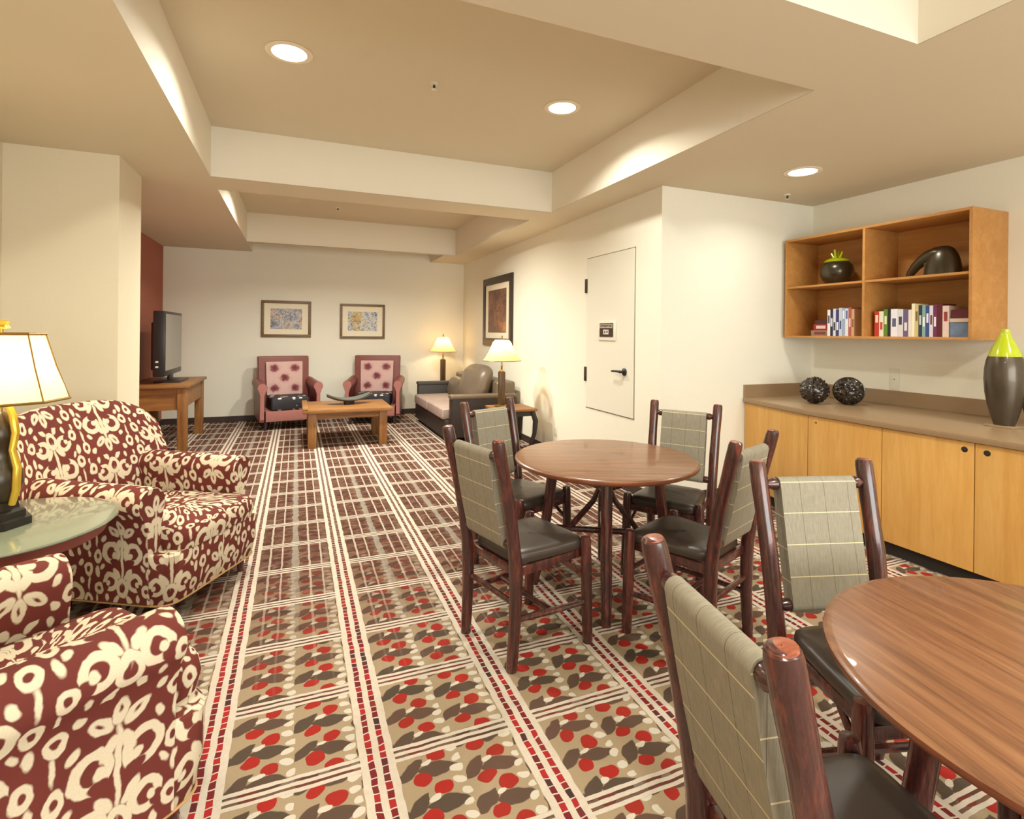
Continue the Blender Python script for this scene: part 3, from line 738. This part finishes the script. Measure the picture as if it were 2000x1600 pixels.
# ------------------------------------------------------------------ ikat armchairs
def make_ikat_chair(label, group):
    t = thing('patterned_armchair', label, 'armchair', (0, 0, 0), 0, group)
    def ring(z, x0, x1, wy, n=48, e=.22, bulge=0):
        row = []
        for k in range(n):
            a = 2*PI*k/n; ca, sa = math.cos(a), math.sin(a)
            px = math.copysign(abs(ca)**e, ca); py = math.copysign(abs(sa)**e, sa)
            row.append(((x0+x1)/2+px*(x1-x0)/2, py*wy, z+bulge*(1-abs(ca)**2*.0)))
        return row
    # body / base
    obj('base', MB().grid([ring(.095, -.42, .36, .35), ring(.1, -.425, .365, .355), ring(.2, -.43, .385, .365), ring(.34, -.43, .39, .365), ring(.35, -.42, .38, .355)], cu=True, cap=True), M['ikat'], t, 50)
    # seat cushion
    rows = [ring(.345, -.28, .38, .275), ring(.35, -.28, .40, .285), ring(.40, -.28, .412, .29), ring(.445, -.28, .405, .285), ring(.468, -.19, .385, .265), ring(.485, -.15, .33, .2), ring(.49, -.05, .2, .08)]
    cu = obj('seat_cushion', MB().grid(rows, cu=True, cap=True), M['ikat'], t, 60)
    # back: curved shell, higher in the middle
    def backpt(s, v, front):
        a = s*1.0; y = .465*math.sin(a)/math.sin(1.0)
        curve = .10*(1-math.cos(a))/(1-math.cos(1.0))
        topz = .985-.15*abs(s)**3.4
        z = lerp(.34 if front else .12, topz, v)
        lean = -.16*v*(z/.93)
        x = -.38+curve+lean if front else -.53+curve*.8-.10*v*(z/.93)
        return (x, y, z)
    nS, nV = 20, 8; rows = []
    for i in range(nS+1):
        s = -1+2*i/nS; row = [backpt(s, j/nV, False) for j in range(nV+1)]
        b, f = Vector(row[-1]), Vector(backpt(s, 1, True)); mid = (b+f)/2+Vector((0, 0, .035))
        row += [tuple(lerp(b, mid, .5)+Vector((0, 0, .012))), tuple(mid), tuple(lerp(mid, f, .5)+Vector((0, 0, .012)))]
        for j in range(nV, -1, -1):
            p = Vector(backpt(s, j/nV, True)); p.x += .03*math.sin(PI*j/nV)*(1-s*s); row.append(tuple(p))
        rows.append(row)
    obj('backrest', MB().grid(rows, cu=False, cap=True, swap=True), M['ikat'], t, 50)
    # rolled arms
    for sgn in (-1, 1):
        prof = []
        yc, zc, r = .345, .60, .08
        prof.append((yc+.02, .11)); prof.append((yc+.022, .3)); prof.append((yc+.03, .47))
        for k in range(0, 15):
            a = -.75+k*(PI+.95)/14; prof.append((yc+r*math.cos(a)*1.05, zc+r*math.sin(a)))
        prof += [(yc-.06, .47), (yc-.058, .3), (yc-.058, .11)]
        rows = []
        for x, sc in ((-.52, 1.0), (-.3, 1), (-.1, 1), (.1, 1), (.22, 1), (.25, .985), (.262, .94)):
            rows.append([(x, sgn*(yc+(py-yc)*sc), zc+(pz-zc)*(sc if pz > .4 else 1)+.02*(-x+.1)*(pz > .45)) for py, pz in prof])
        ar = obj('arm', MB().grid(rows, cu=True, cap=True, swap=True), M['ikat'], t, 50)
    for sx in (-.28, .3):
        for sy in (-.27, .27):
            obj('leg', MB().tube([(sx, sy, .1), (sx*1.02, sy*1.02, 0)], [.026, .017], 10), M['hick'], t)
    rw = ring(.1, -.427, .367, .357)
    obj('piping', MB().tube(rw, .005, 6, closed=True), plain('piping_tan', rgb(190, 150, 100), .7) if 'piping_tan' not in bpy.data.materials else bpy.data.materials['piping_tan'], t)
    return t
GI = 'pair of ikat armchairs'
k1 = make_ikat_chair('maroon and cream ikat armchair with its seat facing the room, behind the glass side table', GI)
k1.location = (-.70, 3.50, 0); k1.rotation_euler = (0, 0, math.radians(-30))
dup(k1, (-.735, 1.85, 0), math.radians(38), 'maroon and cream ikat armchair in the lower left corner, cut off by the picture edge', GI)

# glass side table and lamp
GT = (-1.105, 2.765)
t = thing('side_table', 'round side table with green glass top between the ikat armchairs', 'side table', (*GT, 0))
obj('glass_top', MB().lathe([(.001, .638), (.385, .638), (.39, .643), (.388, .649), (.38, .651), (.001, .651)], 72), M['glass_green'], t)
obj('apron', MB().lathe([(.30, .585), (.345, .585), (.352, .6), (.352, .63), (.34, .637), (.30, .637)], 64, cap=False), M['maroon'], t)
obj('pedestal', MB().lathe([(.001, 0), (.2, 0), (.205, .02), (.19, .04), (.07, .07), (.04, .15), (.05, .3), (.035, .45), (.06, .58), (.2, .6), (.31, .61), (.001, .62)], 40), M['hick'], t)
t = thing('table_lamp', 'gold and black table lamp with cream panelled shade on the glass table', 'lamp', (*GT, .651))
obj('base', MB().lathe([(.001, 0), (.105, 0), (.105, .03), (.085, .035), (.085, .06), (.065, .07), (.06, .1), (.001, .1)], 6), plain('lamp_black', rgb(36, 32, 26), .3), t, 20)
obj('body', MB().lathe([(.05, .1), (.062, .12), (.075, .17), (.07, .22), (.05, .26), (.04, .3), (.05, .34), (.058, .37), (.045, .41), (.03, .44), (.012, .46), (.001, .46)], 32), plain('lamp_dark', rgb(60, 50, 34), .3, .3, .5, 0, .6, 40), t)
for s in (-1, 1):
    obj('gold_band', MB().tube([(s*.03, -.0, .5), (s*.06, 0, .45), (s*.075, 0, .38), (s*.06, 0, .31), (s*.085, 0, .24), (s*.08, 0, .15), (s*.06, 0, .09)], [.012, .014, .013, .012, .014, .014, .012], 10).xf(Matrix.Rotation(-.55, 4, 'Z')), M['gold'], t)
obj('stem', MB().tube([(0, 0, .45), (0, 0, .80)], .007, 8), M['brass'], t)
NS = 8; zb_, zt_ = .505, .775; rb_, rt_ = .215, .135
def ngon(r, z, n=NS, off=.2): return [(r*math.cos(2*PI*k/n+off), r*math.sin(2*PI*k/n+off), z) for k in range(n)]
s_ = obj('lamp_shade', MB().grid([ngon(rb_, zb_), ngon(rb_*.83+rt_*.17, zb_+.05), ngon((rb_+rt_)/2-.004, (zb_+zt_)/2), ngon(rt_, zt_)], cu=True), M['shade_cream'], t, 0)
obj('shade_trim', MB().tube(ngon(rb_+.002, zb_), .006, 6, closed=True), M['brass'], s_); obj('shade_trim', MB().tube(ngon(rt_+.002, zt_), .006, 6, closed=True), M['brass'], s_)
for k in range(NS):
    obj('rib', MB().tube([ngon(rb_+.001, zb_)[k], ngon((rb_+rt_)/2-.003, (zb_+zt_)/2)[k], ngon(rt_+.001, zt_)[k]], .003, 6), M['brass'], s_)
obj('spider', MB().box(-rt_, -.004, zt_-.006, rt_, .004, zt_-.001).box(-.004, -rt_, zt_-.006, .004, rt_, zt_-.001), M['brass'], t)
obj('finial', MB().lathe([(.001, .795), (.02, .795), (.03, .80), (.022, .812), (.03, .825), (.012, .83), (.001, .83)], 12), M['gold'], t)
def bulb(loc, power, col=(1, .74, .42), r=.05):
    l = bpy.data.lights.new('lamp_bulb', 'POINT'); l.energy = power; l.color = col; l.shadow_soft_size = r
    o = bpy.data.objects.new('lamp_bulb', l); COL.objects.link(o); o.location = loc
bulb((*GT, .651+.63), 5)

# ------------------------------------------------------------------ console and television
t = thing('tv_console', 'pine console table under the television by the red wall', 'console', (0, 0, 0))
cx0, cx1, cy0, cy1, cz = XRED+.03, -1.18, 7.33, 8.66, .79
obj('top', B(cx0, cy0, cz-.035, cx1, cy1, cz), M['pine'], t, bevel=.006)
for y in (cy0+.03, cy1-.13):
    for x in (cx0+.02, cx1-.13): obj('leg', B(x, y, 0, x+.1, y+.1, cz-.035), M['pine_v'], t, bevel=.006)
obj('apron', B(cx0+.12, cy0+.05, cz-.30, cx1-.13, cy0+.075, cz-.035), M['pine'], t); obj('apron', B(cx0+.12, cy1-.075, cz-.30, cx1-.13, cy1-.05, cz-.035), M['pine'], t)
obj('apron', B(cx1-.065, cy0+.13, cz-.27, cx1-.045, cy1-.13, cz-.035), M['pine'], t)
obj('back_rail', B(cx0+.03, cy0+.13, cz-.30, cx0+.05, cy1-.13, cz-.035), M['pine'], t)
t = thing('media_box', 'small dark box on the carpet under the console', 'box', (-1.62, 7.75, 0))
obj('body', MB().box(-.12, -.15, 0, .12, .15, .1), M['tvblack'], t, bevel=.008); obj('teal_strip', MB().box(-.08, -.152, .05, .05, -.15, .07), plain('teal', rgb(60, 130, 140), .5), t)
t = thing('television', 'black flat television seen from its side on the console', 'television', (-1.5, 7.99, cz), 0)
obj('body', MB().box(-.09, -.5, .09, .035, .5, .885), M['tvblack'], t, bevel=.015)
obj('back_housing', MB().box(-.14, -.36, .16, -.09, .36, .75), M['tvblack'], t, bevel=.02)
obj('screen', MB().box(.0345, -.462, .16, .0375, .462, .85), M['screen'], t)
obj('stand', MB().box(-.02, -.08, .02, .02, .08, .12), M['tvblack'], t, bevel=.005)
obj('stand_base', MB().box(-.13, -.27, 0, .16, .27, .022), M['tvblack'], t, bevel=.008)
for z in (.2, .26): obj('port', MB().box(-.06, -.503, z, -.03, -.5, z+.02), M['white'], t)

# ------------------------------------------------------------------ far club chairs
def make_club(label):
    t = thing('club_chair', label, 'armchair', (0, 0, 0), 0, 'maroon club chairs by the far wall')
    # facing -y, origin floor centre
    bk = MB()
    def slab(y0, y1, wb, wt, z0, z1, lean):
        m = MB(); b = 0
        m.v = [(-wb, y0, z0), (wb, y0, z0), (wb, y1, z0), (-wb, y1, z0), (-wt, y0+lean, z1), (wt, y0+lean, z1), (wt, y1+lean, z1), (-wt, y1+lean, z1)]
        for q in ((0, 3, 2, 1), (4, 5, 6, 7), (0, 1, 5, 4), (1, 2, 6, 5), (2, 3, 7, 6), (3, 0, 4, 7)): m.face(q)
        return m
    b = obj('backrest', slab(.2, .34, .36, .375, .2, 1.05, .1), M['maroon'], t, bevel=.02, seg=3)
    obj('back_panel', slab(.165, .2, .26, .27, .46, .97, .07), M['floral'], b, bevel=.015)
    obj('seat_cushion', MB().box(-.27, -.36, .28, .27, .17, .47), M['spots'], t, bevel=.045, seg=3)
    obj('front_rail', MB().box(-.34, -.37, .13, .34, .22, .28), M['pinkrail'], t, bevel=.01)
    for s in (-1, 1):
        prof = [(.36, .13), (.36, .5)]+[(.385+.07*math.cos(a), .62+.07*math.sin(a)) for a in [PI*1.25-k*(PI*1.25+.75)/10 for k in range(11)]]+[(.415, .5), (.42, .13)]
        a_ = obj('arm', MB().grid([[(s*px, y, pz-dz) for px, pz in prof] for y, dz in ((-.36, 0), (-.2, 0), (0, -.012), (.3, -.03))], cu=True, cap=True), M['maroon'], t, 50)
        obj('arm_facing', MB().grid([[(s*(px*.93+.027), y, .62+(pz-.62)*.93) for px, pz in prof] for y in (-.372, -.36)], cu=True, cap=True), M['pinkrail'], a_, 50)
        for y in (-.32, .3): obj('leg', MB().tube([(s*.33, y, .13), (s*.34, y*1.02, 0)], [.025, .018], 10), M['espresso'], t)
    return t
cc = make_club('maroon club chair with floral back, nearer the television'); cc.location = (-.13, 8.85, 0); cc.rotation_euler = (0, 0, math.radians(10))
dup(cc, (1.2, 8.9, 0), math.radians(-14), 'maroon club chair with floral back, nearer the sofa')

# coffee table and tray
t = thing('coffee_table', 'pine coffee table in front of the maroon club chairs', 'coffee table', (.62, 7.4, 0), math.radians(0))
obj('top', MB().box(-.54, -.45, .435, .54, .45, .48), M['pine'], t, bevel=.008)
obj('end_strip', MB().box(-.545, -.45, .48, -.48, .45, .50), M['pine'], t, bevel=.006)
for sx in (-1, 1):
    for sy in (-1, 1): obj('leg', MB().box(min(sx*.38, sx*.48), min(sy*.31, sy*.41), 0, max(sx*.38, sx*.48), max(sy*.31, sy*.41), .435), M['pine_v'], t, bevel=.006)
for sy in (-1, 1): obj('apron', MB().box(-.38, sy*.37-.012, .36, .38, sy*.37+.012, .435), M['pine'], t)
for sx in (-1, 1): obj('apron', MB().box(sx*.44-.012, -.31, .36, sx*.44+.012, .31, .435), M['pine'], t)
t = thing('curved_tray', 'dark boat-shaped tray on the coffee table', 'tray', (.66, 7.45, .48), math.radians(10))
def boat(thick):
    rows = []
    for i in range(17):
        u = -1+i/8; wy = .13*(1-abs(u)**2.5*.75)
        rows.append([(u*.29, lerp(-wy, wy, j/8), .03+.075*abs(u)**2+.03*(2*j/8-1)**2+thick) for j in range(9)])
    return rows
top, bot = boat(.012), boat(0)
m = MB().grid(top); k = len(m.v); m.grid(bot)
m2 = MB()
ring_rows = [[r[0] for r in top]+[p for p in top[-1][1:]]+[r[-1] for r in top[::-1][1:]]+[p for p in top[0][::-1][1:-1]],
             [r[0] for r in bot]+[p for p in bot[-1][1:]]+[r[-1] for r in bot[::-1][1:]]+[p for p in bot[0][::-1][1:-1]]]
m.grid(ring_rows, cu=True)
obj('bowl', m, plain('tray_grey', rgb(96, 98, 92), .25), t, 50)
obj('foot', MB().box(-.06, -.05, 0, .06, .05, .036), M['espresso'], t, bevel=.004)

# ------------------------------------------------------------------ sofa, end tables, lamps
t = thing('sofa', 'dark sofa with mauve seat and taupe back cushions along the right wall', 'sofa', (2.28, 7.72, 0))
# faces -x; local: x from -.5 (front) to .5 (back), y -1.05..1.05
obj('base', MB().box(-.47, -.95, .06, .45, .95, .30), M['espresso'], t, bevel=.02)
for yy in (-1, 1): obj('seat_cushion', MB().box(-.5, min(0, yy*.9)+.005, .30, .2, max(0, yy*.9)-.005, .45), M['mauve'], t, bevel=.04, seg=3)
obj('back', MB().box(.22, -1.0, .2, .5, 1.0, .80), M['taupe'], t, bevel=.05, seg=3)
for yy, hw, hz, zc_, th in ((-.42, .46, .285, .715, .14), (.5, .36, .15, .60, .08)):
    rows = []
    for i in range(9):
        a = -PI/2+PI*i/8; sc = max(.06, math.cos(a))**.4; dx = th*math.sin(a)
        row = []
        for k in range(36):
            b = 2*PI*k/36; cb_, sb = math.cos(b), math.sin(b); e = .55
            py = math.copysign(abs(cb_)**e, cb_)*hw*sc; pz = math.copysign(abs(sb)**e, sb)*hz*sc
            row.append((.10+dx+pz*.28, yy+py, zc_+pz))
        rows.append(row)
    obj('back_cushion', MB().grid(rows, cu=True, cap=True), M['taupe'], t, 60)
for yy in (-1, 1):
    y0, y1 = (yy*.93, yy*1.08) if yy > 0 else (yy*1.08, yy*.93)
    a_ = obj('arm', MB().box(-.42, y0, .08, .48, y1, .60), M['espresso'] if yy < 0 else M['charcoal'], t, bevel=.03, seg=3)
    obj('arm_cap', MB().box(-.43, y0-.01, .585, .49, y1+.01, .64), M['taupe'] if yy < 0 else M['charcoal'], a_, bevel=.022, seg=3)
for sx in (-.4, .4):
    for sy in (-.9, .9): obj('leg', MB().tube([(sx, sy, .07), (sx, sy, 0)], [.025, .02], 10), M['hick'], t)

def end_table(x, y, label, w=.25):
    t = thing('end_table', label, 'end table', (x, y, 0), 0, 'end tables beside the sofa'); z = .55
    obj('top', MB().box(-w, -w, z-.03, w, w, z), M['pine'], t, bevel=.012)
    for sx in (-1, 1):
        for sy in (-1, 1):
            obj('leg', MB().tube([(sx*(w-.05), sy*(w-.05), z-.03), (sx*(w-.02), sy*(w-.02), z-.15), (sx*(w-.03), sy*(w-.03), .25), (sx*(w-.07), sy*(w-.07), .08), (sx*(w-.05), sy*(w-.05), 0)], [.03, .034, .026, .02, .024], 10), M['espresso'], t)
    obj('apron', MB().box(-w+.04, -w+.04, z-.09, w-.04, w-.04, z-.03), M['espresso'], t)
end_table(2.44, 6.05, 'small end table with dark curved legs at the near end of the sofa')
end_table(2.45, 9.12, 'small end table hidden in the far corner behind the sofa')
def wood_lamp(x, y, label, flip):
    t = thing('table_lamp', label, 'lamp', (x, y, .55), flip, 'amber lamps beside the sofa')
    obj('base', MB().lathe([(.001, 0), (.085, 0), (.085, .015), (.05, .025), (.03, .03), (.001, .03)], 32), M['brass'], t)
    obj('post', MB().box(-.036, -.036, .025, .036, .036, .43), M['lampwood'], t, bevel=.006)
    obj('neck', MB().lathe([(.03, .43), (.03, .44), (.012, .45), (.01, .49), (.016, .5), (.01, .51), (.008, .56)], 16), M['brass'], t)
    pr = [(.235, .565), (.205, .60), (.165, .665), (.135, .73), (.115, .785), (.085, .82)]
    s_ = obj('lamp_shade', MB().lathe(pr, 48, cap=False), M['shade_amber'], t)
    obj('shade_trim', MB().tube(ngon(.236, .565, 48), .004, 6, closed=True), M['brass'], s_)
    obj('harp', MB().tube([(0, 0, .5), (0, 0, .84)], .004, 8), M['brass'], t)
    obj('spider', MB().box(-.085, -.004, .812, .085, .004, .818).box(-.004, -.085, .812, .004, .085, .818), M['brass'], t)
    obj('finial', MB().lathe([(.001, .835), (.012, .838), (.008, .85), (.011, .862), (.001, .875)], 12), M['brass'], t)
    bulb((x, y, .55+.69), 6, (1, .78, .48), .04)
wood_lamp(2.335, 6.1, 'lamp with amber bell shade in front of the tall framed picture', 0)
wood_lamp(2.38, 9.1, 'lamp with amber bell shade in the far corner by the club chair', .3)

# ------------------------------------------------------------------ pictures
def picture(name, label, loc, rz, w_, h_, fw_, frame, art, mx, my, d=.03):
    """faces -y before rotation, origin at centre on the wall"""
    t = thing(name, label, 'picture', loc, rz)
    for nm, q in (('frame_rail', (-w_/2, h_/2-fw_, w_/2, h_/2)), ('frame_rail', (-w_/2, -h_/2, w_/2, -h_/2+fw_)), ('frame_rail', (-w_/2, -h_/2+fw_, -w_/2+fw_, h_/2-fw_)), ('frame_rail', (w_/2-fw_, -h_/2+fw_, w_/2, h_/2-fw_))):
        obj(nm, MB().box(q[0], -d, q[1], q[2], 0, q[3]), frame, t, bevel=.004)
    mt = obj('mat_board', MB().box(-w_/2+fw_, -.016, -h_/2+fw_, w_/2-fw_, -.002, h_/2-fw_), M['mat'], t)
    obj('print', MB().box(-w_/2+mx, -.019, -h_/2+my, w_/2-mx, -.0155, h_/2-my), art, mt)
picture('framed_print', 'framed print of grey crowd over the club chair nearer the television', (-.157, YF, 1.645), 0, .755, .595, .045, M['gold_frame'], M['art_a'], .14, .13)
picture('framed_print', 'framed print of pale hills over the club chair nearer the sofa', (1.052, YF, 1.627), 0, .748, .592, .04, M['gold_frame'], M['art_b'], .13, .13)
picture('framed_picture', 'tall dark-framed rust picture on the wall above the sofa', (XB, 7.66, 1.79), PI/2*-1, 1.26, 1.06, .11, M['dark_frame'], M['art_c'], .24, .2)
